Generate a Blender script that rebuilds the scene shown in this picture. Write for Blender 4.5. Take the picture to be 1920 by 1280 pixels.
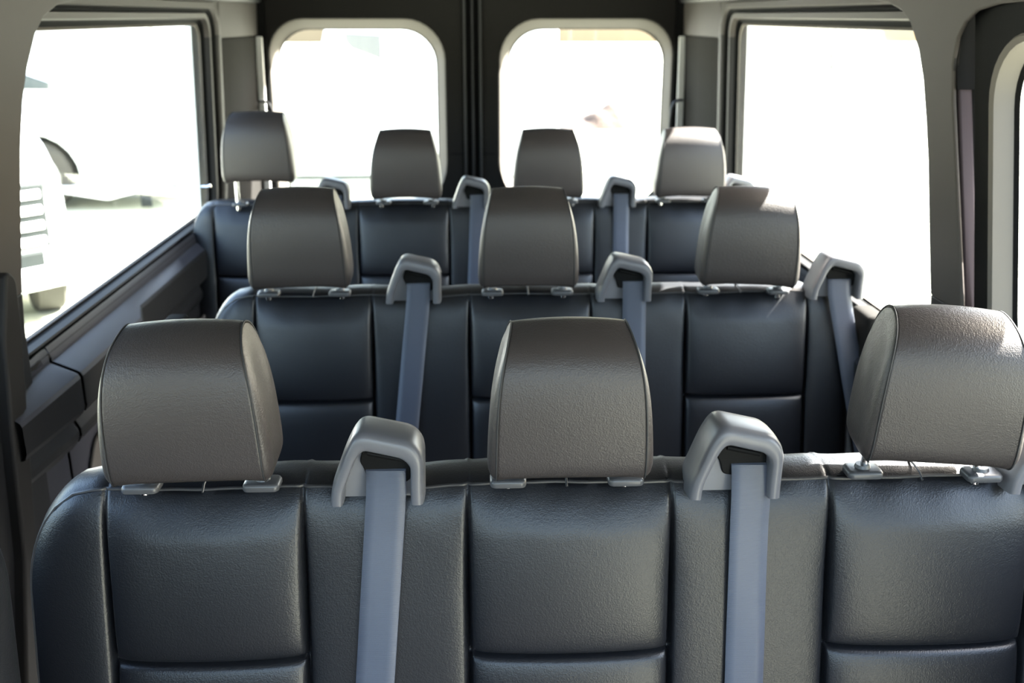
import bpy, math, random
from mathutils import Vector, Matrix
random.seed(4)
# ------------------------------------------------------------------ camera
for o in list(bpy.data.objects): bpy.data.objects.remove(o)
S = bpy.context.scene
COL = S.collection
F = 1857.0
TH = math.radians(18.18); PS = math.radians(2.2)
EYE = Vector((0, 0, 1.55))
cam = bpy.data.objects.new('camera', bpy.data.cameras.new('camera'))
COL.objects.link(cam)
cam.location = EYE
cam.rotation_euler = (math.pi/2 - TH, 0, -PS)
cam.data.sensor_width = 36
cam.data.lens = 36*F/1920
cam.data.clip_start = 0.02
cam.data.dof.use_dof = True
cam.data.dof.focus_distance = 1.12
cam.data.dof.aperture_fstop = 6.5
S.camera = cam
S.view_settings.view_transform = 'Standard'
S.view_settings.look = 'None'
S.view_settings.exposure = 0.0
S.view_settings.gamma = 1
S.view_settings.use_curve_mapping = False

# ------------------------------------------------------------------ world + sun
W = bpy.data.worlds.new('sky'); S.world = W; W.use_nodes = True
nt = W.node_tree; nt.nodes.clear()
out = nt.nodes.new('ShaderNodeOutputWorld')
bg = nt.nodes.new('ShaderNodeBackground')
sky = nt.nodes.new('ShaderNodeTexSky')
sky.sky_type = 'NISHITA'
sky.sun_disc = False
sky.sun_elevation = math.radians(45)
sky.sun_rotation = math.radians(69)
sky.air_density = 1.2; sky.dust_density = 4.0; sky.ozone_density = 1.0
bg.inputs[1].default_value = 2.1
nt.links.new(sky.outputs[0], bg.inputs[0]); nt.links.new(bg.outputs[0], out.inputs[0])
sl = bpy.data.lights.new('sun', 'SUN'); sl.energy = 150; sl.angle = math.radians(.6); sl.color = (1, .96, .9)
sun = bpy.data.objects.new('sun', sl); COL.objects.link(sun)
to_sun = Vector((.66, .29, .70)).normalized()
sun.rotation_euler = to_sun.to_track_quat('Z', 'Y').to_euler()

# ------------------------------------------------------------------ materials
def mat(name, col, rough=.5, spec=.5, metal=0, bump=None, sheen=0, mottle=0, coat=0):
    m = bpy.data.materials.new(name); m.use_nodes = True
    n = m.node_tree.nodes; l = m.node_tree.links
    b = n['Principled BSDF']
    b.inputs['Base Color'].default_value = (*col, 1)
    b.inputs['Roughness'].default_value = rough
    b.inputs['Specular IOR Level'].default_value = spec
    b.inputs['Metallic'].default_value = metal
    b.inputs['Sheen Weight'].default_value = sheen
    b.inputs['Coat Weight'].default_value = coat
    tc = n.new('ShaderNodeTexCoord')
    if mottle:
        nz = n.new('ShaderNodeTexNoise'); nz.inputs['Scale'].default_value = 9
        nz.inputs['Detail'].default_value = 3
        l.new(tc.outputs['Object'], nz.inputs['Vector'])
        mr = n.new('ShaderNodeMapRange'); mr.inputs[3].default_value = 1-mottle; mr.inputs[4].default_value = 1+mottle
        l.new(nz.outputs[0], mr.inputs[0])
        mx = n.new('ShaderNodeVectorMath'); mx.operation = 'SCALE'
        mx.inputs[0].default_value = col
        l.new(mr.outputs[0], mx.inputs['Scale']); l.new(mx.outputs[0], b.inputs['Base Color'])
    if bump:
        kind, scale, strength, dist = bump
        bp = n.new('ShaderNodeBump'); bp.inputs['Strength'].default_value = strength
        bp.inputs['Distance'].default_value = dist
        if kind == 'leather':
            v = n.new('ShaderNodeTexVoronoi'); v.inputs['Scale'].default_value = scale
            v.feature = 'SMOOTH_F1'
            nz = n.new('ShaderNodeTexNoise'); nz.inputs['Scale'].default_value = scale*.35
            l.new(tc.outputs['Object'], v.inputs['Vector']); l.new(tc.outputs['Object'], nz.inputs['Vector'])
            ad = n.new('ShaderNodeMath'); ad.operation = 'ADD'
            l.new(v.outputs['Distance'], ad.inputs[0]); l.new(nz.outputs[0], ad.inputs[1])
            l.new(ad.outputs[0], bp.inputs['Height'])
        elif kind == 'ribs':
            v = n.new('ShaderNodeTexWave'); v.bands_direction = 'Z'; v.inputs['Scale'].default_value = scale
            v.inputs['Distortion'].default_value = .6
            l.new(tc.outputs['Object'], v.inputs['Vector']); l.new(v.outputs['Fac'], bp.inputs['Height'])
        else:
            v = n.new('ShaderNodeTexNoise'); v.inputs['Scale'].default_value = scale; v.inputs['Detail'].default_value = 4
            l.new(tc.outputs['Object'], v.inputs['Vector']); l.new(v.outputs[0], bp.inputs['Height'])
        l.new(bp.outputs[0], b.inputs['Normal'])
    return m

def glass_mat(name, tint):
    m = bpy.data.materials.new(name); m.use_nodes = True
    n = m.node_tree.nodes; l = m.node_tree.links; n.clear()
    o = n.new('ShaderNodeOutputMaterial'); mx = n.new('ShaderNodeMixShader')
    t = n.new('ShaderNodeBsdfTransparent'); t.inputs[0].default_value = (*tint, 1)
    g = n.new('ShaderNodeBsdfGlossy'); g.inputs['Roughness'].default_value = .03
    ge = n.new('ShaderNodeNewGeometry'); dt = n.new('ShaderNodeVectorMath'); dt.operation = 'DOT_PRODUCT'
    l.new(ge.outputs['Normal'], dt.inputs[0]); l.new(ge.outputs['Incoming'], dt.inputs[1])
    def mth(op, a, b=None):
        k = n.new('ShaderNodeMath'); k.operation = op; l.new(a, k.inputs[0])
        if b is not None: k.inputs[1].default_value = b
        return k.outputs[0]
    x = mth('ABSOLUTE', dt.outputs['Value'])
    iv = n.new('ShaderNodeMath'); iv.operation = 'SUBTRACT'; iv.inputs[0].default_value = 1; l.new(x, iv.inputs[1])
    x = mth('ADD', mth('MULTIPLY', mth('POWER', iv.outputs[0], 5), .9), .04)
    l.new(x, mx.inputs[0]); l.new(t.outputs[0], mx.inputs[1]); l.new(g.outputs[0], mx.inputs[2])
    l.new(mx.outputs[0], o.inputs[0])
    return m

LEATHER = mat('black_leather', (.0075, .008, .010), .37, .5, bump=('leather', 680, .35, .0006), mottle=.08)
LEATHER_LIT = mat('leather_warm_lit', (.032, .0265, .025), .42, .5, bump=('leather', 640, .42, .0007), mottle=.08)  # same leather as the benches; warm light on headrests put into the colour
THREAD = mat('seam_thread', (.012, .012, .013), .7)
PIPING = mat('piping_leather', (.035, .035, .037), .42)
BELT = mat('belt_webbing', (.050, .058, .082), .36, .6, sheen=.2, bump=('ribs', 260, .35, .0004))
GUIDE = mat('grey_guide_plastic', (.105, .105, .115), .36, .5, bump=('noise', 500, .08, .0004))
GUIDE_IN = mat('pale_guide_plastic', (.15, .15, .16), .5)
BLACKP = mat('black_plastic', (.004, .004, .004), .6, .12)
COLLAR = mat('collar_plastic', (.06, .06, .063), .35)
CHROME = mat('chrome', (.75, .75, .76), .15, metal=1)
TRIM = mat('beige_grey_trim', (.058, .051, .046), .65, .22, bump=('noise', 420, .15, .0005), mottle=.04)
TRIM_L = mat('light_trim', (.11, .098, .085), .6, .25, bump=('noise', 420, .1, .0005))
DARKT = mat('dark_grey_trim', (.012, .012, .013), .5, .3, bump=('noise', 400, .15, .0005))
DARKP = mat('charcoal_panel', (.016, .015, .014), .9, .06, bump=('noise', 300, .15, .0005))
LEDGE = mat('ledge_plastic', (.034, .034, .042), .38, .4, bump=('noise', 500, .08, .0004))
FELT = mat('grey_felt_panel', (.09, .082, .076), .9, .1)
SEAL = mat('rubber_seal', (.005, .005, .005), .8, .1)
WHITE = mat('white_paint', (.8, .8, .8), .25, coat=.5)
CARWHITE = mat('white_car_paint', (.82, .84, .82), .3, coat=.3)
PURPLE = mat('mauve_grey_trim', (.045, .035, .039), .7, .12)
LOWTRIM = mat('lower_frame_trim', (.018, .0165, .0155), .6, .2)
DOORP = mat('near_black_door_panel', (.009, .009, .009), .8, .1)
HEADL = mat('headliner_fabric', (.08, .08, .085), .9, .1)
FLOORM = mat('floor_vinyl', (.02, .02, .021), .6, mottle=.15)
CARGLASS = mat('dark_car_glass', (.02, .028, .027), .12)
RUBBER = mat('tyre_rubber', (.03, .028, .022), .8)
CARBLACK = mat('black_car_trim', (.007, .010, .0095), .7, .2)
ALLOY = mat('alloy', (.5, .5, .48), .35, metal=.6)
GLASS = glass_mat('window_glass', (.93, .96, .94))
GROUND = mat('pale_concrete', (.24, .25, .20), .9, bump=('noise', 6, .2, .01), mottle=.10)
PAINTP = mat('white_van_pillar_paint', (.7, .7, .68), .3, coat=.4)
GREY_P = mat('grey_window_film', (.075, .078, .078), .6, .2)
LEAF = mat('leaf_green', (.022, .028, .010), .7, mottle=.3)
BARK = mat('bark', (.3, .27, .22), .9)

# ------------------------------------------------------------------ mesh helpers
def build(name, verts, faces, m, parent=None, smooth=True, ang=35, bevel=0, seg=3, subsurf=0, mirror=False):
    if mirror:
        verts = [(-v[0], v[1], v[2]) for v in verts]
        faces = [tuple(reversed(f)) for f in faces]
    me = bpy.data.meshes.new(name)
    me.from_pydata([tuple(v) for v in verts], [], [tuple(f) for f in faces])
    me.validate(); me.update()
    me.materials.append(m)
    if smooth:
        me.shade_smooth()
        me.set_sharp_from_angle(angle=math.radians(ang))
    o = bpy.data.objects.new(name, me); COL.objects.link(o)
    if parent: o.parent = parent
    if bevel:
        b = o.modifiers.new('bevel', 'BEVEL'); b.width = bevel; b.segments = seg
        b.limit_method = 'ANGLE'; b.angle_limit = math.radians(30)
        b.harden_normals = False
        me.shade_smooth(); me.set_sharp_from_angle(angle=math.radians(60))
    if subsurf:
        s = o.modifiers.new('sub', 'SUBSURF'); s.levels = subsurf; s.render_levels = subsurf
    return o

def empty(name, loc, label=None, cat=None, group=None, kind=None, rz=0):
    o = bpy.data.objects.new(name, None); COL.objects.link(o)
    o.location = loc; o.rotation_euler = (0, 0, rz)
    return tag(o, label, cat, group, kind)

def tag(o, label=None, cat=None, group=None, kind=None):
    if label: o['label'] = label
    if cat: o['category'] = cat
    if group: o['group'] = group
    if kind: o['kind'] = kind
    return o

def box(x0, x1, y0, y1, z0, z1):
    v = [(x0,y0,z0),(x1,y0,z0),(x1,y1,z0),(x0,y1,z0),(x0,y0,z1),(x1,y0,z1),(x1,y1,z1),(x0,y1,z1)]
    f = [(3,2,1,0),(4,5,6,7),(0,1,5,4),(1,2,6,5),(2,3,7,6),(3,0,4,7)]
    return v, f

def merge(parts):
    V, Fc = [], []
    for v, f in parts:
        k = len(V); V += list(v); Fc += [tuple(i+k for i in q) for q in f]
    return V, Fc

def roundpoly(pts, r, n=5, closed=True):
    """round the corners of a polyline in 2D"""
    res = []; N = len(pts)
    for i, p in enumerate(pts):
        if not closed and i in (0, N-1): res.append(p); continue
        a = Vector(pts[i-1]); b = Vector(p); c = Vector(pts[(i+1) % N])
        rr = r[i] if isinstance(r, (list, tuple)) else r
        d1 = (a-b); d2 = (c-b)
        q = min(rr, d1.length*.48, d2.length*.48)
        s = b + d1.normalized()*q; e = b + d2.normalized()*q
        for k in range(n+1):
            t = k/n
            v = s*(1-t)**2 + b*2*t*(1-t) + e*t*t
            res.append((v.x, v.y))
    return res

def extrude(poly, a, b, axis='y'):
    """polygon in the plane across axis, extruded from a to b"""
    def P(p, t):
        if axis == 'y': return (p[0], t, p[1])
        if axis == 'x': return (t, p[0], p[1])
        return (p[0], p[1], t)
    n = len(poly)
    v = [P(p, a) for p in poly] + [P(p, b) for p in poly]
    f = [tuple(range(n)), tuple(reversed(range(n, 2*n)))]
    for i in range(n):
        j = (i+1) % n
        f.append((i, i+n, j+n, j))
    return v, f

def tube(pts, r, n=10, closed=False, caps=True):
    V, Fc = [], []
    pts = [Vector(p) for p in pts]; N = len(pts)
    up = Vector((0, 0, 1)); prev = None
    for i, p in enumerate(pts):
        if closed: t = pts[(i+1) % N] - pts[i-1]
        else: t = pts[min(i+1, N-1)] - pts[max(i-1, 0)]
        t.normalize()
        if prev is None:
            a = t.cross(up)
            if a.length < .1: a = t.cross(Vector((1, 0, 0)))
        else:
            a = prev - t*prev.dot(t)
        a.normalize(); prev = a; b = t.cross(a)
        rr = r[i] if isinstance(r, (list, tuple)) else r
        for k in range(n):
            q = 2*math.pi*k/n
            V.append(p + a*math.cos(q)*rr + b*math.sin(q)*rr)
    M = N if closed else N-1
    for i in range(M):
        for k in range(n):
            k2 = (k+1) % n; i2 = (i+1) % N
            Fc.append((i*n+k, i*n+k2, i2*n+k2, i2*n+k))
    if caps and not closed:
        Fc.append(tuple(reversed(range(n)))); Fc.append(tuple(range((N-1)*n, N*n)))
    return V, Fc

def rr(a0, a1, b0, b1, r, n=8, m=6):
    """rounded rectangle loop with fixed point count; r scalar or 4 radii (a0b0, a1b0, a1b1, a0b1)"""
    R = r if isinstance(r, (list, tuple)) else (r,)*4
    cs = [(a0, b0, R[0], math.pi), (a1, b0, R[1], 1.5*math.pi), (a1, b1, R[2], 0), (a0, b1, R[3], .5*math.pi)]
    L = []
    for i, (cx, cy, q, st) in enumerate(cs):
        q = max(q, 1e-4)
        sx = 1 if cx == a0 else -1; sy = 1 if cy == b0 else -1
        ox = cx + sx*q; oy = cy + sy*q
        for k in range(n+1):
            t = st + .5*math.pi*k/n
            L.append((ox + q*math.cos(t), oy + q*math.sin(t)))
        j = (i+1) % 4
        nx, ny, nq, nst = cs[j]; nq = max(nq, 1e-4)
        sx2 = 1 if nx == a0 else -1; sy2 = 1 if ny == b0 else -1
        e = (nx + sx2*nq + nq*math.cos(nst), ny + sy2*nq + nq*math.sin(nst))
        s = L[-1]
        for k in range(1, m):
            t = k/m
            L.append((s[0]*(1-t)+e[0]*t, s[1]*(1-t)+e[1]*t))
    return L

def rings(loops):
    """bridge a list of equal-length 3D loops"""
    V, Fc = [], []; n = len(loops[0])
    for L in loops: V += L
    for i in range(len(loops)-1):
        for k in range(n):
            k2 = (k+1) % n
            Fc.append((i*n+k, i*n+k2, (i+1)*n+k2, (i+1)*n+k))
    return V, Fc

# ------------------------------------------------------------------ seats
TILT = .17
SEAM_S = .0018

def dense_positions(a, b, marks, coarse=.007, fine=.0011, band=.006, mid=.0028, band2=.03):
    xs = []; x = a
    while x < b:
        xs.append(x)
        d = min([abs(x-m) for m in marks] + [9])
        x += fine if d < band else (mid if d < band2 else coarse)
    xs.append(b)
    return xs

def make_backrest(parent, x0, x1, Z, inserts, zseam=.793, zbot=.47, dips=(), R=(.078, .125), th=.085, flare=.0, name='backrest', m=None):
    """front face with stitched inserts + side gusset + back, one mesh"""
    m = m or LEATHER
    Rx, Rz = R
    Lb = min(.093, (x1-x0)*.3)
    seams = [s for ins in inserts for s in ins]
    xs = dense_positions(x0, x1, seams)
    zs = dense_positions(zbot, Z, [zseam], coarse=.008)
    def inset(z):
        if z > Z-Rz:
            t = (z-(Z-Rz))/Rz
            return Rx*(1-math.sqrt(max(0, 1-t*t)))
        return -flare*(Z-Rz-z)
    def mapx(q, z):
        i = inset(z)
        if q < x0+Lb:
            t = (q-x0)/Lb; return (x0+i)*(1-t) + (x0+Lb)*t
        if q > x1-Lb:
            t = (x1-q)/Lb; return (x1-i)*(1-t) + (x1-Lb)*t
        return q
    def topdz(x):
        d = 0
        for g in dips: d -= .0045*math.exp(-((x-g)/.06)**2)
        d += .0012*math.sin(x*23)
        return d
    V = []; nx = len(xs); nz = len(zs)
    for z in zs:
        for q in xs:
            x = mapx(q, z)
            k = (z-zbot)/(Z-zbot)
            zz = z + topdz(q)*max(0, (k-.7)/.3)
            y = -(Z-z)*TILT
            # perimeter rounding
            ex = min(x-(x0+inset(z)), (x1-inset(z))-x); ez = Z-z
            d = 0
            e = min(ex, ez*1.0)
            d -= .012*math.exp(-e/.018)
            # general bolster crown
            # seams
            down = min(1, max(0, (Z-z)/.12))
            for (a, b) in inserts:
                for s, sg in ((a, 1), (b, -1)):
                    dx = x-s
                    d -= (.0035+.0095*down)*math.exp(-(dx/(SEAM_S*1.7))**2)
                    wide = .006*down
                    # insert side soft, channel side soft
                    d -= wide*math.exp(-abs(dx)/.011)
                if a < x < b:
                    dz = z-zseam
                    fx = min(1, min(x-a, b-x)/.006)
                    d -= fx*(.010*math.exp(-(dz/(SEAM_S*1.7))**2) + .007*math.exp(-abs(dz)/.014))
                    u = (x-a)/(b-a)
                    d += .010*math.sin(math.pi*u)**.6*min(1, (Z-z)/.05)*(1 if z < Z else 0)
                    d += .004*math.sin(math.pi*min(1, max(0, (z-zseam)/(Z-zseam))))
            # gentle leather wrinkles at the top edge
            d += .0009*math.sin(x*95+3*math.sin(z*40))*math.exp(-ez/.025)
            V.append((x, y-d, zz))
    Fc = []
    for j in range(nz-1):
        for i in range(nx-1):
            Fc.append((j*nx+i, j*nx+i+1, (j+1)*nx+i+1, (j+1)*nx+i))
    # boundary loop: left side up, top, right side down
    idx = [j*nx for j in range(nz)] + [(nz-1)*nx+i for i in range(1, nx)] + [j*nx+nx-1 for j in range(nz-2, -1, -1)]
    base = [Vector(V[i]) for i in idx]
    nb = len(base)
    norms = []
    for i in range(nb):
        a = base[max(0, i-3)]; b = base[min(nb-1, i+3)]
        t = b-a; n_ = Vector((-t.z, 0, t.x))
        n_.normalize(); norms.append(n_)
    sections = [(-.001, .004), (.002, .008), (.006, .016), (.0085, .03), (.0095, .048), (.008, .062), (.003, .074), (-.006, .083), (-.02, .088)]
    prev = idx
    for (o, b) in sections:
        cur = []
        for i in range(nb):
            cur.append(len(V))
            p = base[i] + norms[i]*o
            V.append((p.x, p.y + b*th/.088, p.z))
        for i in range(nb-1):
            Fc.append((prev[i], prev[i+1], cur[i+1], cur[i]))
        prev = cur
    # back face: nearly flat, bridged left/right
    Fc.append(tuple(prev))
    o = build(name, V, Fc, m, parent, ang=60)
    # piping along the front edge
    pts = [p + n_*.0012 + Vector((0, .002, 0)) for p, n_ in zip(base, norms)][::2]
    v, f = tube(pts, .0021, 6)
    build('piping', v, f, PIPING, o)
    return o

def face_y(z, Z=1.005): return -(Z-z)*TILT

# ---- headrest: profile loop (y,z) swept across a varying width, domed sides
HP = [(-.030,.000),(-.046,.004),(-.0535,.020),(-.0560,.050),(-.0565,.085),(-.0545,.115),(-.0500,.140),(-.0420,.158),(-.0300,.171),
      (-.0120,.181),(.0080,.186),(.0260,.1835),(.0400,.174),(.0490,.156),(.0530,.125),(.0540,.090),(.0530,.050),(.0500,.020),(.0420,.004),(.025,.000),(-.005,.000)]
def hw_at(y, z):
    t = max(0, min(1, z/.186))
    w = .0865 - .003*t - .0145*t**3.6
    back = max(0, (y+.055)/.11)
    return w*(1-.05*back) 
def smooth_loop(pts, sub=4):
    n = len(pts); R = []
    for i in range(n):
        p0, p1, p2, p3 = [Vector(pts[(i+k) % n]) for k in (-1, 0, 1, 2)]
        for s in range(sub):
            t = s/sub
            R.append(.5*((2*p1)+(p2-p0)*t+(2*p0-5*p1+4*p2-p3)*t*t+(-p0+3*p1-3*p2+p3)*t**3))
    return R
def make_headrest(parent, x, y, z, rz=0, tilt=0, post=.012, sc=(1, 1, 1), roll=0):
    prof = smooth_loop(HP, 4); n = len(prof)
    cen = Vector((0, .088))
    V = []; rowsl = []
    us = [-1, -.985, -.96, -.92, -.85, -.7, -.5, -.25, 0, .25, .5, .7, .85, .92, .96, .985, 1]
    for u in us:
        L = []
        for p in prof:
            hw = hw_at(p.x, p.y)
            crown = 1 + .045*(1-u*u)
            # groove at the seam
            gr = -.0016 if abs(u) == 1 else 0
            d = Vector((p.x, p.y)) - cen
            q = cen + d*crown*(1+gr/max(.03, d.length))
            q.y = min(q.y, .191); 
            if p.y < .05: q.y = (q.y if p.y > .006 else p.y) + .006*(1-u*u)*(1-p.y/.05)
            L.append(len(V)); V.append((u*hw, q.x, q.y))
        rowsl.append(L)
    Fc = []
    for a, b in zip(rowsl[:-1], rowsl[1:]):
        for k in range(n):
            k2 = (k+1) % n
            Fc.append((a[k], a[k2], b[k2], b[k]))
    for sgn, L0 in ((-1, rowsl[0]), (1, rowsl[-1])):
        prev = L0
        for s, bulge in ((.985, .0012), (.965, .0042), (.93, .0072), (.85, .0105), (.7, .0125), (.45, .0135), (.15, .0138)):
            cur = []
            for k, p in enumerate(prof):
                q = cen + (Vector((p.x, p.y))-cen)*s
                hw = hw_at(p.x, p.y)
                c = hw_at(cen.x, cen.y)
                hh = hw*(s) + c*(1-s) if s < .9 else hw
                bb = bulge*(.35+.65*max(0, 1-max(0, q.y-.02)/.17))
                cur.append(len(V)); V.append((sgn*(hh+bb), q.x, q.y))
            for k in range(n):
                k2 = (k+1) % n
                Fc.append((prev[k], prev[k2], cur[k2], cur[k]) if sgn > 0 else (cur[k], cur[k2], prev[k2], prev[k]))
            prev = cur
        Fc.append(tuple(prev) if sgn > 0 else tuple(reversed(prev)))
    o = build('headrest', V, Fc, LEATHER_LIT, parent, ang=80)
    o.scale = sc
    o.location = (x, y, z); o.rotation_euler = (tilt, roll, rz)
    # seam cords
    for sgn in (-1, 1):
        pts = [(sgn*(hw_at(p.x, p.y)+.0004), p.x, p.y) for p in prof]
        v, f = tube(pts, .0011, 5, closed=True)
        build('seam', v, f, THREAD, o)
    for sgn in (-1, 1):
        v, f = tube([(sgn*.0715, .006, .01), (sgn*.0715, .006, -post-.012)], .0055, 12)
        build('post', v, f, CHROME, o)
    # collars rest on the bench top
    for sgn in (-1, 1):
        c = Vector((x, y, 0)) + Matrix.Rotation(rz, 3, 'Z') @ Vector((sgn*.0715, .003, 0))
        L = []
        for (s, zz) in ((.96, 0), (1, .002), (1, .006), (.93, .0088), (.8, .0095)):
            L.append([(c.x+a*s, c.y+b*s, z-post-.004+zz) for a, b in rr(-.022, .022, -.0155, .0155, .007, 5, 2)])
        v, f = rings(L); f.append(tuple(range(len(v)-len(L[0]), len(v))))
        v2, f2 = tube([(c.x, c.y+.002, z-post+.004), (c.x, c.y+.002, z-post+.0095)], [.0105, .0085], 14)
        v, f = merge([(v, f), (v2, f2)])
        build('headrest_collar', v, f, COLLAR, parent, ang=50)
    return o

# ---- belt guide + belt
GO = [(-.066,-.012),(-.064,.006),(-.044,.060),(-.030,.083),(.034,.068),(.047,.050),(.046,.006),(.046,-.012)]
GI = [(-.050,-.012),(-.049,.006),(-.0325,.047),(-.024,.058),(.022,.0465),(.031,.036),(.030,.006),(.030,-.012)]
def make_guide(parent, x, Z, y=0, belt=None, beltlen=.5, yaw=0, hidden_belt=False):
    g = empty('belt_guide', (x, y, Z)); g.parent = parent
    g.rotation_euler = (0, 0, yaw)
    del_keys = []
    outer = roundpoly(GO, [.0,.015,.016,.016,.016,.015,.01,0], 5, closed=False)
    inner = roundpoly(GI, [.0,.01,.009,.009,.008,.008,.006,0], 5, closed=False)
    n = min(len(outer), len(inner))
    # frame body: cross-section stations from inner-front rim to outer back
    def lerp(a, b, t): return (a[0]*(1-t)+b[0]*t, a[1]*(1-t)+b[1]*t)
    cx = (-.008, .02)
    def scl(p, s, dz=0): return (cx[0]+(p[0]-cx[0])*s, max(p[1], -.012) if s == 1 else (cx[1]+(p[1]-cx[1])*s if p[1] > 0 else p[1]) + dz)
    st = []
    st.append([(p[0], .016, p[1]) for p in inner])
    st.append([(p[0], -.014, p[1]) for p in inner])
    st.append([(lerp(p, q, .07)[0], -.0205, lerp(p, q, .07)[1]) for p, q in zip(inner, outer)])
    st.append([(lerp(p, q, .18)[0], -.0228, lerp(p, q, .18)[1]) for p, q in zip(inner, outer)])
    st.append([(lerp(p, q, .72)[0], -.0222, lerp(p, q, .72)[1]) for p, q in zip(inner, outer)])
    st.append([(lerp(p, q, .90)[0], -.0195, lerp(p, q, .90)[1]) for p, q in zip(inner, outer)])
    st.append([(p[0], -.010, p[1]) for p in outer])
    st.append([(p[0]*1.015, .010, p[1]) for p in outer])
    st.append([(p[0]*1.0, .030, p[1]-.001) for p in outer])
    st.append([(p[0]*.97, .042, p[1]*.96) for p in outer])
    st.append([(p[0]*.88, .048, p[1]*.87) for p in outer])
    V = [v for s in st for v in s]; Fc = []
    for i in range(len(st)-1):
        for k in range(n-1):
            Fc.append((i*n+k, (i+1)*n+k, (i+1)*n+k+1, i*n+k+1))
    Fc.append(tuple(range((len(st)-1)*n, len(st)*n)))
    # frame is centred on local y=0
    o = build('guide_frame', V, Fc, GUIDE, g, ang=60)
    # inner plate
    v, f = extrude([(p[0]*1.02, p[1]) for p in inner], .004, .017)
    pl = build('guide_plate', v, f, GUIDE_IN, g, ang=30)
    # slot (dark mouth)
    sl_ = roundpoly([(-.0305,.036),(-.0245,.0575),(.022,.0465),(.0305,.036),(.0302,.012),(.020,.006),(-.022,.012),(-.026,.028)], .005, 4)
    v, f = extrude(sl_, -.001, .005)
    build('belt_slot', v, f, BLACKP, g, bevel=.0012, seg=2)
    v, f = tube([(-.020, -.006, .0495), (.020, -.006, .0405)], .003, 10)
    build('slot_bar', v, f, BLACKP, g)
    return g

def make_belt(parent, xt, xb, Z, zend=.50, y=0, w=.024, sheen_wave=1):
    """webbing from the slot down over the front face"""
    pts = [(.003, Z+.031), (-.0022, Z+.029), (-.0038, Z+.024), (-.0065, Z+.015), (-.0095, Z+.002), (-.013, Z-.018)]
    zz = Z-.04
    while zz > zend:
        pts.append((face_y(zz, Z)-.0085+.004*math.sin((Z-zz)*9)*sheen_wave*.6, zz)); zz -= .012
    for k in range(1, 4): pass
    V = []; n = len(pts); prof = [(-1, 0), (-.97, .0008), (-.5, .0011), (0, .0012), (.5, .0011), (.97, .0008), (1, 0), (.97, -.0006), (0, -.0006), (-.97, -.0006)]
    m = len(prof)
    for i, (py, pz) in enumerate(pts):
        t = min(1, max(0, (Z-pz)/max(.01, Z-zend)))
        xc = xt*(1-t) + xb*t
        tw = .0012*math.sin(pz*22)
        for (a, b) in prof:
            V.append((xc + a*w, py - b + a*tw, pz))
    Fc = []
    for i in range(n-1):
        for k in range(m):
            k2 = (k+1) % m
            Fc.append((i*m+k, i*m+k2, (i+1)*m+k2, (i+1)*m+k))
    Fc.append(tuple(range(m))); Fc.append(tuple(reversed(range((n-1)*m, n*m))))
    o = build('seat_belt', V, Fc, BELT, parent, ang=50)
    o.location = (0, y, 0)
    return o

def cushion(parent, x0, x1, Z, zseat=.47, name='seat_cushion'):
    v, f = box(x0, x1, -.53, -.085, zseat-.13, zseat)
    return build(name, v, f, LEATHER, parent, bevel=.035, seg=5)

def legs(parent, xs, zt=.34):
    for x in xs:
        for y in (-.42, -.08):
            v, f = box(x-.02, x+.02, y-.025, y+.025, 0.0, zt)
            build('leg', v, f, BLACKP, parent, bevel=.006)

def armrest(parent, x, y, z):
    v, f = extrude(roundpoly([(x-.024, z-.26), (x-.024, z), (x+.024, z), (x+.024, z-.26)], .016, 5), y-.035, y+.06)
    return build('armrest', v, f, DARKP, parent, bevel=.008)

Z = 1.005
INS3 = [(-.449, -.212), (-.012, .238), (.436, .690)]
ROWS = [(1.085, 'front'), (1.955, 'middle')]
for ri, (yr, nm) in enumerate(ROWS):
    lab = {'front': 'nearest three-seat black leather bench across the foreground, stitched panels and three headrests',
           'middle': 'middle three-seat black leather bench, behind the nearest bench and before the four-headrest bench'}[nm]
    b = empty('bench_seat', (0, yr, 0), lab, 'bench seat', 'black leather passenger benches')
    make_backrest(b, -.545, .785, Z, INS3, dips=(-.11, .32, .745))
    for i, cx in enumerate((-.3305, .1085, .5480)):
        if ri == 0:
            make_headrest(b, cx, .004, [1.0365, 1.034, 1.044][i]-.0, rz=[0, 0, -.10][i], post=[.022, .020, .030][i], sc=([1, 1, .95][i], 1, .955), roll=[-.02, 0, .04][i])
        else:
            make_headrest(b, cx+[-.016, -.002, .004][i], .000, [1.034, 1.032, 1.030][i], rz=[0, 0, -.06][i], post=.019, sc=(1.04, 1, 1.03), roll=[-.01, 0, .03][i])
    for i, gx in enumerate((-.110, .320, .712 if ri == 0 else .752)):
        make_guide(b, gx - (.006 if ri and i < 2 else 0), Z+.004, y=.000)
        xb = [-.152, .330, .86][i]
        make_belt(b, gx+[.0005, .0115, -.002][i] - (.006 if ri and i < 2 else 0), xb-(.02 if ri and i == 0 else 0), Z, y=-.001)
    for c in ((-.43 if ri == 0 else -.54, -.115), (-.105, .325), (.335, .78)): cushion(b, c[0], c[1], Z)
    for cx in (-.33, .1085, .548):
        v, f = tube([(cx, .001, Z+.002), (cx, .010, Z+.008), (cx, .03, Z+.0105), (cx, .055, Z+.0095), (cx, .078, Z)], .0013, 6)
        build('seam', v, f, PIPING, b)
    legs(b, (-.35, .12, .6))
    armrest(b, .822, -.02, .968)
    if ri == 1: armrest(b, -.618, -.01, .962)

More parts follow.
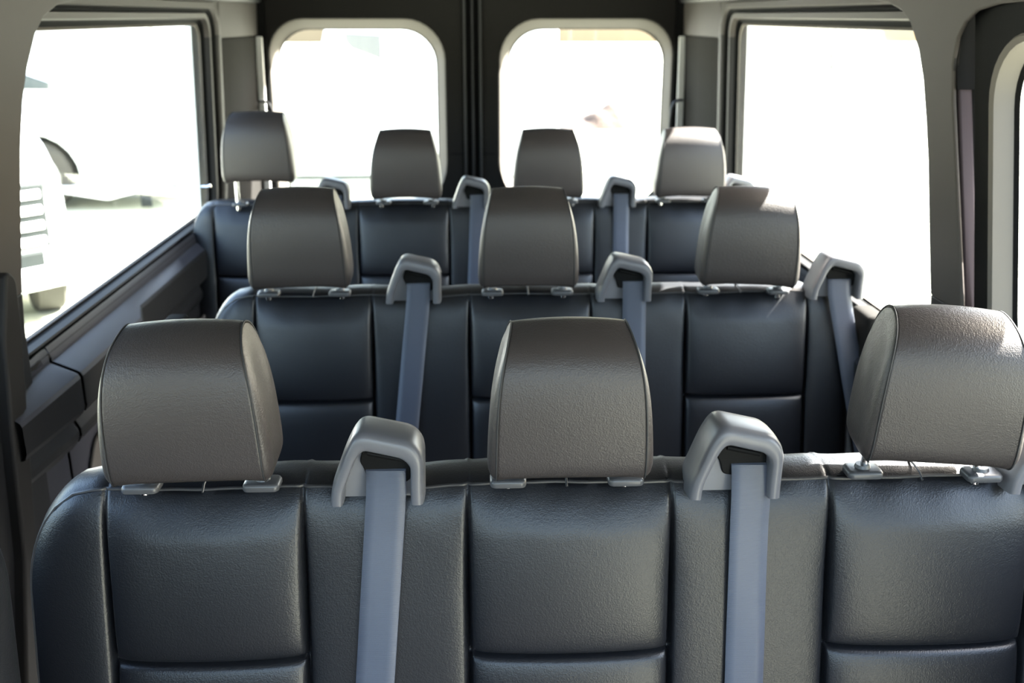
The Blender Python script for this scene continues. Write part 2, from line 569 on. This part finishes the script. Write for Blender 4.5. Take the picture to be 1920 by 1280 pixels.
b = empty('bench_seat', (0, 3.000, 0), 'rearmost black leather bench by the rear doors, four narrower seats, left headrest raised', 'bench seat', 'black leather passenger benches')
make_backrest(b, -.852, .868, Z, [(-.788, -.505), (-.352, -.077), (.092, .368), (.532, .800)], dips=(-.42, .01, .45), R=(.06, .09))
for i, cx in enumerate((-.632, -.202, .222, .648)):
    make_headrest(b, cx, -.012, [1.082, 1.030, 1.030, 1.030][i], rz=[.0, 0, 0, -.0][i], post=[.070, .016, .016, .016][i], sc=(1.10, 1.1, 1.07))
for i, gx in enumerate((-.422, .000, .447, .812)):
    make_guide(b, gx, Z+.004)
    if i: make_belt(b, gx+.002+(.0 if i > 1 else .01), gx-.01+(.012 if i == 2 else 0), Z, y=-.001)
    else: make_belt(b, gx, gx-.02, Z, y=-.001)
for c in ((-.84, -.43), (-.42, .0), (.01, .43), (.44, .86)): cushion(b, c[0], c[1], Z)
legs(b, (-.6, .0, .6))

# narrow seat by the left wall, in front of the nearest bench
b = empty('side_seat', (0, .85, 0), 'dark leather seat edge at the lower left corner, in front of the nearest bench', 'seat')
make_backrest(b, -.80, -.492, 1.055, [(-.74, -.56)], R=(.035, .07), zseam=.80, flare=.03, dips=())
v, f = box(-.79, -.50, -.46, -.085, .34, .47); build('seat_cushion', v, f, LEATHER, b, bevel=.035, seg=5)
v, f = box(-.76, -.52, -.42, -.10, 0, .34); build('seat_base', v, f, BLACKP, b, bevel=.02)

# ------------------------------------------------------------------ van shell
def tx(x, z):            # tumblehome of the side walls
    return x - max(0, z-.95)*.045

def side(name, layers, m, mirror, parent=None, kind='structure', cap=None, ang=40, lean=0, low=None):
    """layers: (y0,y1,z0,z1,r,x)"""
    loops = []
    for (y0, y1, z0, z1, r, x) in layers:
        loops.append([(tx(x, z), y + lean*(z-1.3)*min(1, max(0, y-.6)), z) for y, z in rr(y0, y1, z0, z1, r)])
    v, f = rings(loops)
    if cap == 'in': f.append(tuple(range(len(v)-len(loops[0]), len(v))))
    o = build(name, v, f, m, parent, ang=ang, mirror=mirror)
    if low:
        o.data.materials.append(low)
        for p in o.data.polygons:
            if p.center.z < 1.478: p.material_index = 1
    if not parent: o['kind'] = kind
    return o

for mir, sd in ((True, 'left'), (False, 'right')):
    n = 1 if mir else 2
    # quarter window beside rows two and three: nested frame
    q0, q1 = 1.74, 3.235
    w = side('window_%d' % n, [(1.731, 3.48, .850, 1.605, .02, .856), (1.733, 3.45, .900, 1.594, .10, .855), (1.733, 3.44, .903, 1.590, .10, .849),
                               (1.735, 3.405, .913, 1.576, .085, .849), (1.735, 3.395, .917, 1.572, .08, .857)], TRIM, mir, low=LOWTRIM)
    side('window_groove', [(1.735, 3.395, .917, 1.572, .08, .857), (1.737, 3.38, .920, 1.566, .075, .872), (1.739, 3.355, .923, 1.558, .07, .872)], SEAL, mir, w)
    side('window_frame', [(1.739, 3.365, .925, 1.560, .07, .874), (1.739, 3.362, .926, 1.558, .07, .862), (1.740, 3.350, .930, 1.545, .06, .864), (1.741, 3.346, .933, 1.541, .055, .880)], TRIM, mir, w, low=LOWTRIM)
    side('window_seal', [(1.741, 3.346, .933, 1.541, .055, .880), (1.743, 3.342, .934, 1.534, .05, .890), (1.745, 3.338, .935, 1.528, .05, .893)], SEAL, mir, w)
    side('glass_edge', [(1.745, 3.340, .934, 1.529, .05, .893), (1.747, 3.333, .938, 1.523, .05, .889), (1.747, 3.330, .940, 1.521, .05, .897)], TRIM_L, mir, w)
    side('glass_pane', [(1.747, 3.330, .940, 1.521, .05, .897)], GLASS, mir, w, cap='in')
    # outer body behind the frame (painted skin)
    # sliding door / door window
    d = side('door_%d' % n, [(.05, 1.672, .0, 1.60, .02, .873), (.10, 1.667, .05, 1.58, .02, .873), (.32, 1.618, .95, 1.527, .115, .873)], DOORP, mir, lean=.2)
    side('window_bezel', [(.32, 1.618, .95, 1.527, .115, .872), (.325, 1.615, .955, 1.523, .112, .868), (.335, 1.607, .962, 1.515, .108, .872), (.34, 1.604, .966, 1.512, .105, .905)], TRIM_L, mir, d, lean=.2)
    side('window_seal', [(.34, 1.604, .966, 1.512, .105, .905), (.35, 1.598, .972, 1.506, .10, .912)], SEAL, mir, d, lean=.2)
    side('glass_pane', [(.34, 1.604, .966, 1.512, .10, .914)], GLASS, mir, d, cap='in', lean=.2)
    if mir:  # only the left cab door: right opening added to brighten the nearest bench
        d = side('door_3', [(-1.7, .05, .0, 1.60, .02, .873), (-1.3, -.06, .98, 1.53, .10, .873), (-1.29, -.07, .99, 1.52, .10, .915)], DARKT, mir)
        side('glass_pane', [(-1.29, -.07, .99, 1.52, .10, .912)], GLASS, mir, d, cap='in')
    # B pillar: inner trim with an arched rear edge and arched door edge
    if mir:
        rear = [(2.40, 1.612), (2.30, 1.592), (2.10, 1.570), (2.03, 1.548), (1.985, 1.518), (1.935, 1.46), (1.900, 1.40), (1.872, 1.32), (1.845, 1.21), (1.822, 1.10), (1.803, .99), (1.800, .90), (1.797, .70), (1.78, .3), (1.78, 0)]
        dy = .045
    else:
        rear = [(2.40, 1.612), (2.25, 1.592), (2.03, 1.575), (1.965, 1.560), (1.920, 1.538), (1.875, 1.49), (1.846, 1.44), (1.820, 1.37), (1.798, 1.30), (1.765, 1.16), (1.738, 1.05), (1.715, .93), (1.70, .80), (1.68, .4), (1.68, 0)]
        dy = 0
    front = [(1.42, 0), (1.50, .50), (1.582, .90), (1.626, 1.093), (1.693, 1.314), (1.722, 1.41), (1.735, 1.47), (1.727, 1.515), (1.705, 1.540), (1.67, 1.558), (1.60, 1.568), (1.45, 1.574), (.10, 1.578), (.10, 1.612)]
    front = [(y+dy if y > 1 else y, z) for y, z in front]
    poly = rear + front
    def clip(pg, zc, up):
        R_ = []
        for i, p in enumerate(pg):
            q = pg[(i+1) % len(pg)]
            a, b_ = (p[1]-zc)*up, (q[1]-zc)*up
            if a >= 0: R_.append(p)
            if a*b_ < 0:
                t = a/(a-b_); R_.append((p[0]+(q[0]-p[0])*t, zc))
        return R_
    v, f = extrude(clip(poly, 1.06, 1), .835, .843, 'x')
    def leany(y, z, k=.27): return y + (min(z, 1.47)-1.3)*k
    v = [(tx(x, z)+.012, y, z) for x, y, z in v]
    p = build('trim_%d' % n, v, f, TRIM, bevel=.003, seg=3, mirror=mir)
    p['kind'] = 'structure'
    v, f = extrude(clip(poly, 1.06, -1), .835, .843, 'x'); v = [(x+.012-.0045, y, z) for x, y, z in v]
    build('lower_pillar_shade', v, f, DARKT, p, bevel=.003, mirror=mir)  # pillar runs on without a joint; shade on its lower part put into colour
    def lbox(x0, x1, y0, y1, z0, z1, nz=8):
        V = []; Fc = []
        for k in range(nz+1):
            z = z0 + (z1-z0)*k/nz
            for (x, y) in ((x0, y0), (x1, y0), (x1, y1), (x0, y1)): V.append((tx(x, z)+.008, leany(y, z), z))
        for k in range(nz):
            for i in range(4): Fc.append((k*4+i, k*4+(i+1) % 4, k*4+4+(i+1) % 4, k*4+4+i))
        Fc += [(3, 2, 1, 0), tuple(nz*4+i for i in range(4))]
        return V, Fc
    v, f = lbox(.850, .874, 1.69+dy, 1.705+dy, 0, 1.44)
    build('mauve_strip', v, f, PURPLE, p, bevel=.004, mirror=mir)
    v, f = lbox(.842, .93, 1.708+dy, 1.74+dy, 0, 1.60)
    build('door_seal_and_shade', v, f, SEAL, p, mirror=mir)
    v, f = lbox(.846, .93, 1.686+dy, 1.704+dy, 1.43, 1.60)
    build('door_seal_and_shade', v, f, SEAL, p, mirror=mir)  # added black block, stands for the shade darkening the mauve strip's top
    # belt channel cover low on the pillar
    pc = [(1.50, .30), (1.60, .62), (1.625, .82), (1.655, 1.02), (1.69, 1.13), (1.722, 1.11), (1.722, 1.0), (1.69, .82), (1.65, .62), (1.60, .3)]
    v, f = extrude(roundpoly(pc, .02, 4), .822, .850, 'x'); v = [(tx(x, z), y+(.02 if mir else -.07), z) for x, y, z in v]
    if mir: build('belt_cover', v, f, LOWTRIM, p, bevel=.006, mirror=mir)
    # lower wall with ledge: profile (x,z) swept along y
    prof = [(.855, .925), (.850, .915), (.846, .902), (.846, .896), (.838, .893), (.800, .876), (.793, .872), (.789, .864), (.789, .800), (.793, .790), (.815, .782), (.82, .775),
            (.815, .765), (.808, .750), (.808, .735), (.815, .722), (.830, .715), (.838, .70), (.838, .45), (.842, .25), (.842, 0)]
    ys = [1.86, 1.90, 3.46]
    loops = []
    V = []; Fc = []; m_ = len(prof)
    for yy in (1.90, 2.28, 2.36, 3.46):
        V += [((x if i < 5 or yy < 2.3 else min(.846, x+.026)), yy, z+(.006 if i >= 5 and yy > 2.3 and z > .85 else 0)) for i, (x, z) in enumerate(prof)]
    for j in range(3):
        for k in range(m_-1): Fc.append((j*m_+k, (j+1)*m_+k, (j+1)*m_+k+1, j*m_+k+1))
    wl = build('wall_%s' % sd, V, Fc, LEDGE, ang=14, mirror=mir)
    wl.data.materials.append(DARKT)
    for pg in wl.data.polygons:
        if (pg.center.z < .862 and pg.center.z > .70) or (pg.center.y > 2.3 and pg.center.z < .875): pg.material_index = 1; wl['kind'] = 'structure'  # ledge face and pocket in darker trim: shade put into the colour
    # end cap by the pillar (softer, rounded)
    V = []; Fc = []
    for yy, k_ in ((1.66, 1.0), (1.86, 1), (1.885, 1), (1.897, 1)):
        off = {1.66: .02, 1.86: .0, 1.885: .0, 1.897: .004}[yy]
        V += [(x+(off if z < .91 else 0), yy, z-(off*.5 if z > .8 else 0)) for x, z in prof]
    for j in range(3):
        for k in range(m_-1): Fc.append((j*m_+k, (j+1)*m_+k, (j+1)*m_+k+1, j*m_+k+1))
    lc = build('ledge_cap', V, Fc, LEDGE, wl, ang=14, mirror=mir)
    lc.data.materials.append(DARKT)
    for pg in lc.data.polygons:
        if pg.center.z < .862 and pg.center.z > .70: pg.material_index = 1  # cap face darkened like the ledge, shade put into the colour
    v, f = box(.852, .87, 1.75, 3.90, 0, .90); build('seam_backing', v, f, SEAL, wl, mirror=mir)
    # lower felt panel and socket
    v, f = extrude(roundpoly([(1.95, .10), (1.95, .60), (2.02, .68), (3.1, .68), (3.1, .10)], .03, 4), .828, .836, 'x')
    build('lower_panel', v, f, FELT, wl, bevel=.003, mirror=mir)
    # power socket
    v, f = extrude(roundpoly([(2.06, .52), (2.06, .655), (2.16, .655), (2.16, .52)], .008, 3), .812, .832, 'x')
    sk = build('power_socket', v, f, BLACKP, wl, bevel=.003, mirror=mir)
    for q in range(3):
        v, f = tube([(.811, 2.085+.018*q, .575), (.807, 2.09+.018*q, .59), (.811, 2.095+.018*q, .60)], .0035, 8)
        build('socket_contact', v, f, COLLAR, sk, mirror=mir)
    # wall strip between the quarter window and the rear door: lower dark, upper light
    def strip(nm, z0, z1, mm, par, grow=0):
        pts = [(.850-grow, 3.44), (.846-grow, 3.50), (.842-grow, 3.60), (.838-grow, 3.70), (.833-grow, 3.80), (.829-grow, 3.86), (.826-grow, 3.90)]
        zz_ = [z0 + (z1-z0)*k/4 for k in range(5)]
        V = [(tx(x, z)+.012*math.cos((y-3.44)*18)*.3, y, z) for z in zz_ for x, y in pts]
        k_ = len(pts)
        Fc = [(j*k_+i, j*k_+i+1, (j+1)*k_+i+1, (j+1)*k_+i) for j in range(4) for i in range(k_-1)]
        return build(nm, V, Fc, mm, par, mirror=mir)
    st = strip('wall_rear_%s' % sd, 0, 1.478, DARKP, None); st['kind'] = 'structure'
    strip('upper_trim', 1.482, 1.62, TRIM, st)
    v, f = box(.835, .86, 3.44, 3.92, 1.40, 1.56); build('joint_backing', v, f, SEAL, st, mirror=mir)  # box added unseen behind the joint to stop a light leak
    # painted door frame flange + dark gap
    v, f = box(.806, .832, 3.885, 3.90, 0, 1.478); v = [(tx(x, z), y, z) for x, y, z in v]
    build('painted_flange', v, f, PAINTP, st, bevel=.004, mirror=mir)
    v, f = box(.77, .86, 3.905, 3.93, 0, 1.75); build('gap_seal', v, f, SEAL, st, mirror=mir)
    # exterior body skin to keep daylight out around the frames
    sk = []
    for (a0, a1, b0, b1) in ((.02, 4.02, -.3, .88), (-.9, 4.02, 1.57, 1.75), (3.36, 4.02, .88, 1.57), (1.68, 1.76, .88, 1.57), (.02, .30, .88, 1.57), (-1.9, -1.6, -.3, 1.57)):
        sk.append(box(.925, .945, a0, a1, b0, b1))
    v, f = merge(sk); v = [(tx(x, z), y, z) for x, y, z in v]
    o = build('wall_outer_%s' % sd, v, f, PAINTP, smooth=False, mirror=mir); o['kind'] = 'structure'
    # headliner side
    pts = [(.815, 1.600), (.80, 1.640), (.78, 1.70), (.74, 1.78), (.66, 1.86), (.45, 1.92), (0, 1.945)]
    V = []
    for yy in (-.85, 0, 2, 3.95): V += [(x-.028, yy, z) if x > 0 else (0, yy, z) for x, z in pts]
    k_ = len(pts)
    Fc = [(j*k_+i, j*k_+i+1, (j+1)*k_+i+1, (j+1)*k_+i) for j in range(3) for i in range(k_-1)]
    o = build('ceiling' if mir else 'ceiling_right', V, Fc, HEADL, mirror=mir); o['kind'] = 'structure'
    v, f = box(.775, .835, -.9, 3.90, 1.596, 1.64)
    o = build('trim_%d' % (n+2), v, f, DARKT, mirror=mir, bevel=.012); o['kind'] = 'structure'
    # rear door with window
    X0, X1 = .024, .775
    dl = []
    def dr(a0, a1, b0, b1, r, y): dl.append([(a, y, b_) for a, b_ in rr(a0, a1, b0, b1, r)])
    dr(X0, X1, .0, 1.70, .01, 3.93); dr(X0+.006, X1-.006, .006, 1.69, .01, 3.915)
    dr(.098, .768, .800, 1.545, (.20, .10, .13, .15), 3.912)
    dr(.104, .764, .806, 1.540, (.20, .10, .13, .15), 3.916)
    v, f = rings(dl)
    dn = 5 if mir else 6
    door = build('door_%d' % dn, v, f, DARKP, mirror=mir, ang=30); door['kind'] = 'structure'
    dl.clear()
    dr(.104, .764, .806, 1.540, (.20, .10, .13, .15), 3.916)
    dr(.112, .758, .812, 1.532, (.19, .10, .13, .145), 3.925)
    dr(.128, .748, .826, 1.512, (.18, .10, .12, .135), 3.962)
    dr(.136, .742, .834, 1.504, (.175, .10, .12, .13), 3.972)
    v, f = rings(dl); bz = build('window_bezel', v, f, TRIM_L, door, mirror=mir, ang=50)
    dl.clear()
    dr(.136, .742, .834, 1.504, (.175, .10, .12, .13), 3.972)
    dr(.140, .739, .838, 1.501, (.17, .10, .12, .13), 3.978)
    v, f = rings(dl); build('window_seal', v, f, SEAL, door, mirror=mir)
    dl.clear(); dr(.136, .742, .834, 1.504, (.17, .10, .12, .13), 3.980)
    build('glass_pane', dl[0], [tuple(range(len(dl[0])))], GLASS, door, mirror=mir)
    # split line across the door panel and edge ridge
    for a, b_ in ((X0+.008, .1), ):
        v, f = box(a, b_, 3.9125, 3.9165, 1.036, 1.041); build('panel_joint', v, f, SEAL, door, mirror=mir)
    v, f = tube([(X0+.006, 3.905, 0.02), (X0+.006, 3.905, 1.68)], .0055, 8); build('edge_seal', v, f, DARKT, door, mirror=mir)
    # grab handle / strap at the outer edge
    v, f = tube([(.806, 3.885, 1.243), (.786, 3.87, 1.244), (.770, 3.862, 1.236), (.760, 3.86, 1.215), (.756, 3.86, 1.16), (.756, 3.865, 1.08)], .0055, 10)
    build('door_stay', v, f, COLLAR, door, mirror=mir)

# centre gap between the rear doors
v, f = box(-.026, .026, 3.932, 3.96, 0, 1.75); o = build('trim_5', v, f, SEAL); o['kind'] = 'structure'
v, f = box(-.0045, .0045, 3.915, 3.935, 0, 1.75); build('gap_ridge', v, f, DARKT, o, bevel=.002)
v, f = box(-.92, .92, 3.90, 4.0, 1.69, 1.95); o = build('wall_rear', v, f, DARKP, bevel=.01); o['kind'] = 'structure'
v, f = box(-.93, .93, -1.9, 4.0, -.03, 0.0); o = build('floor', v, f, FLOORM, smooth=False); o['kind'] = 'structure'
v, f = box(-.93, .93, -.85, 4.0, 1.95, 1.98); o = build('roof', v, f, PAINTP, smooth=False); o['kind'] = 'structure'; o.name = 'ceiling_roof'
# dashboard + windscreen far behind the camera
v, f = extrude([(-1.9, 0), (-1.9, 1.0), (-1.55, 1.02), (-1.35, .92), (-1.3, .5), (-1.5, .3), (-1.5, 0)], -.88, .88, 'x')
o = build('wall_front', v, f, DARKT, bevel=.03); o['kind'] = 'structure'
ws = [(-.86, -2.15, 1.0), (.86, -2.15, 1.0), (.74, -.85, 1.93), (-.74, -.85, 1.93)]
o = build('window_3', ws, [(0, 1, 2, 3)], GLASS, smooth=False); o['kind'] = 'structure'

# small hooks near the rear left window
hk = empty('coat_hook', (-.856, 3.041, 1.011), 'small bright metal hook on the frame of the left window, beside the rearmost bench', 'hook')
v, f = tube([(0, .10, .03), (.02, .10, .03), (.03, .10, .034)], .005, 10); build('hook_arm', v, f, CHROME, hk)

# ------------------------------------------------------------------ outside
gp = [(-60, -40, -.65), (60, -40, -.65), (60, 90, -.65), (-60, 90, -.65)]
o = build('ground', gp, [(0, 1, 2, 3)], GROUND, smooth=False); o['kind'] = 'structure'

def wheel(parent, x, y, z, r, w, axis='y'):
    prof = [(-w/2, r*.62), (-w/2, r*.9), (-w*.38, r), (w*.38, r), (w/2, r*.9), (w/2, r*.62)]
    n = 32; V = []; Fc = []
    for k in range(n):
        q = 2*math.pi*k/n
        for a, b_ in prof:
            if axis == 'y': V.append((x+b_*math.cos(q), y+a, z+b_*math.sin(q)))
            else: V.append((x+a, y+b_*math.cos(q), z+b_*math.sin(q)))
    m = len(prof)
    for k in range(n):
        for i in range(m): Fc.append((k*m+i, k*m+(i+1) % m, ((k+1) % n)*m+(i+1) % m, ((k+1) % n)*m+i))
    t = build('tyre', V, Fc, RUBBER, parent)
    d = (0, w*.35, 0) if axis == 'y' else (w*.35, 0, 0)
    v, f = tube([(x-d[0], y-d[1], z), (x+d[0], y+d[1], z)], r*.64, 24); build('hubcap', v, f, ALLOY, t, ang=40)
    return t

def arch(cx, cz, r, n=10):
    return [(cx + r*math.cos(math.pi - math.pi*k/n), cz + r*math.sin(math.pi*k/n)) for k in range(n+1)]

def side_vehicle(name, label, cat, x0, x1, y0, depth, arches, top, mm, r=.46, bottom=-.40, wheels=True, hood=None, group=None, parts=()):
    b_ = empty(name, ((x0+x1)/2, y0+depth/2, -.65), label, cat, group)
    ox, oy, oz = (x0+x1)/2, y0+depth/2, -.65
    bot = [(x0+.05, bottom)]
    for a in arches: bot += arch(a, bottom, r)
    bot += [(x1-.05, bottom)]
    pl = bot + [(x1, bottom+.3), (x1-.02, top-.25), (x1-.15, top), (x0+(hood or .3), top), (x0+(hood or .3)*.45, .55), (x0+.02, .30), (x0, bottom+.3)]
    v, f = extrude(pl, y0, y0+depth)
    v = [(a-ox, b2-oy, c-oz) for a, b2, c in v]
    build('body', v, f, mm, b_, bevel=.05, seg=3)
    v, f = box(x0+.3-ox, x1-.2-ox, .25-depth/2, depth/2-.25, bottom+.02-oz, .5-oz); build('underbody', v, f, CARBLACK, b_)
    for a in arches:
        for yy in (y0+.16, y0+depth-.16): wheel(b_, a-ox, yy-oy, r*.8, r*.8, .24)
    return b_, (ox, oy, oz)

# white van parked side-on beyond the left window
vb, (ox, oy, oz) = side_vehicle('van', 'white van parked side-on outside the left window, wheel arch and dark quarter window showing', 'van',
    -6.9, -3.02, 11.9, 1.95, (-5.15,), 1.95, CARWHITE, r=.50, bottom=-.27, hood=1.6)
v, f = extrude([(x-ox, z-oz) for x, z in ((-5.6, .76), (-5.45, .82), (-5.21, .925), (-5.10, .915), (-4.60, .745))], -1.0, -.955)
build('quarter_window', v, f, CARGLASS, vb, bevel=.01)
v, f = extrude([(x-ox, z-oz) for x, z in ((-3.71, .74), (-3.655, 1.50), (-3.60, 1.50), (-3.66, .74))], -1.0, -.955); build('window_pillar', v, f, CARBLACK, vb, bevel=.008)
v, f = tube([(-3.68-ox, -.985, .80-oz), (-3.68-ox, -.985, .68-oz), (-3.72-ox, -.985, .635-oz), (-3.84-ox, -.985, .61-oz)], .012, 8); build('door_gap', v, f, CARBLACK, vb)
v, f = box(-3.72-ox, -3.60-ox, -1.01, -.96, .49-oz, .52-oz); build('door_handle', v, f, CARBLACK, vb, bevel=.008)
v, f = extrude(roundpoly([(-4.95-ox, -.36-oz), (-3.9-ox, -.36-oz), (-4.0-ox, -.44-oz), (-4.35-ox, -.53-oz), (-4.90-ox, -.44-oz)], .05, 4), -1.0, -.6); build('side_skirt', v, f, CARWHITE, vb, bevel=.02)
v, f = box(-3.98-ox, -3.86-ox, -.95, -.9, -.62-oz, -.36-oz); build('mud_flap', v, f, CARBLACK, vb, bevel=.01)

# white car nose-on with a slatted grille, lower left of the left window
cb = empty('car', (-4.83, 8.52, -.65), 'white car seen nose-on through the left window, horizontal grille slats and bumper', 'car', rz=math.radians(30))
def cpoly(sc, zt, zb): return None
# body from side profile, rounded in plan
pl = [(-2.05, .28), (-2.10, .55), (-2.05, .95), (-1.95, 1.12), (-1.2, 1.28), (-.9, 1.34), (-.2, 1.85), (1.9, 1.88), (2.2, 1.2), (2.2, .35), (1.6, .28)] 
V = []; Fc = []
xs_ = [-1.0, -.97, -.88, -.6, 0, .6, .88, .97, 1.0]
for xx in xs_:
    k = 1-abs(xx)**6*.10
    for (yy, zz) in pl:
        yy2 = yy + (.22*abs(xx)**3 if yy < -1.5 else 0)
        V.append((xx*(1.0 - (.12 if zz > 1.4 else 0)), yy2, zz*(1-.05*abs(xx)**5)))
m_ = len(pl)
for j in range(len(xs_)-1):
    for k in range(m_): Fc.append((j*m_+k, j*m_+(k+1) % m_, (j+1)*m_+(k+1) % m_, (j+1)*m_+k))
Fc.append(tuple(range(m_))); Fc.append(tuple(reversed(range((len(xs_)-1)*m_, len(xs_)*m_))))
build('body', V, Fc, CARWHITE, cb, ang=35, bevel=.03)
def bent(x0, x1, d0, d1, z0, z1, n=14):
    V = []; Fc = []
    for k in range(n+1):
        x = x0 + (x1-x0)*k/n; b_ = .22*abs(x)**3
        V += [(x, d0+b_, z0), (x, d1+b_, z0), (x, d1+b_, z1), (x, d0+b_, z1)]
    for k in range(n):
        for q in range(4): Fc.append((k*4+q, k*4+4+q, k*4+4+(q+1) % 4, k*4+(q+1) % 4))
    Fc += [(0, 1, 2, 3), (n*4+3, n*4+2, n*4+1, n*4)]
    return V, Fc
v, f = bent(-.86, .86, -2.115, -2.0, .60, 1.06); gr = build('grille', v, f, CARBLACK, cb, bevel=.01)
for q in range(4):
    v, f = bent(-.83, .83, -2.128, -2.09, .622+.112*q, .685+.112*q); build('slat', v, f, CARWHITE, gr, bevel=.012)
v, f = bent(-.93, .93, -2.17, -1.9, .30, .47); build('bumper', v, f, CARWHITE, cb, bevel=.04)
v, f = bent(-.80, .80, -2.125, -2.0, .47, .575); build('air_intake', v, f, CARBLACK, cb, bevel=.01)
for xx in (-.86, .86):
    v, f = box(xx-.02 if xx > 0 else xx-.10, xx+.10 if xx > 0 else xx+.02, -1.95, -1.8, 1.0, 1.10); build('headlamp', v, f, ALLOY, cb, bevel=.04)
for xx in (-.84, .84):
    for yy in (-1.45, 1.4): wheel(cb, xx, yy, .34, .34, .24, 'x')

# vehicles behind the rear doors
vb, (ox, oy, oz) = side_vehicle('van', 'white van behind the left rear-door window, one small grey window showing', 'van',
    -2.65, 1.2, 14.2, 1.9, (), 2.3, CARWHITE, bottom=-.62, hood=.9)
v, f = extrude([(-1.74-ox, 1.33-oz), (-1.73-ox, 1.22-oz), (-1.65-ox, 1.13-oz), (-1.25-ox, .985-oz), (-1.25-ox, 1.30-oz)], -.99, -.93); build('side_window', v, f, GREY_P, vb, bevel=.01)

def tree(x, y, zc, r, label, n=60):
    t = empty('tree', (x, y, -.65), label, 'tree')
    v, f = tube([(0, 0, 0), (.05, .02, (zc+.65)*.6), (0, 0, zc+.65)], [.12, .08, .04], 8); build('trunk', v, f, BARK, t)
    parts = []
    for k in range(n*8):
        a = Vector((random.gauss(0, .5), random.gauss(0, .5), random.gauss(0, .4)))*r
        d1 = Vector((random.uniform(-1, 1), random.uniform(-1, 1), random.uniform(-1, 1))).normalized()*.12
        d2 = d1.cross(Vector((random.uniform(-1, 1), random.uniform(-1, 1), random.uniform(-1, 1)))).normalized()*.07
        c = Vector((0, 0, zc+.65)) + a
        parts.append(([c-d1, c+d2, c+d1, c-d2], [(0, 1, 2, 3)]))
    v, f = merge(parts); build('foliage', v, f, LEAF, t, smooth=False)
tree(7.5, 21, .95, .5, 'faint leafy green tree far off beyond the right window')
tree(5.5, 20, .70, .25, 'small sparse tree by the rear edge of the right window')

pile = empty('dirt_pile', (2.75, 21, -.65), 'low pale brown heap of earth far behind the right rear-door window', 'dirt pile')
V = []; Fc = []; NX, NY = 30, 12
for j in range(NY+1):
    for i in range(NX+1):
        u = i/NX*2-1; w_ = j/NY*2-1
        h = max(0, 1-u*u)*max(0, 1-w_*w_)*(.34+.10*math.sin(u*5+1)+.06*math.sin(u*13+w_*4))
        V.append((u*.95, w_*.6, h))
for j in range(NY):
    for i in range(NX): Fc.append((j*(NX+1)+i, j*(NX+1)+i+1, (j+1)*(NX+1)+i+1, (j+1)*(NX+1)+i))
build('heap', V, Fc, mat('brown_earth', (.045, .028, .020), .95, bump=('noise', 12, .6, .03)), pile)
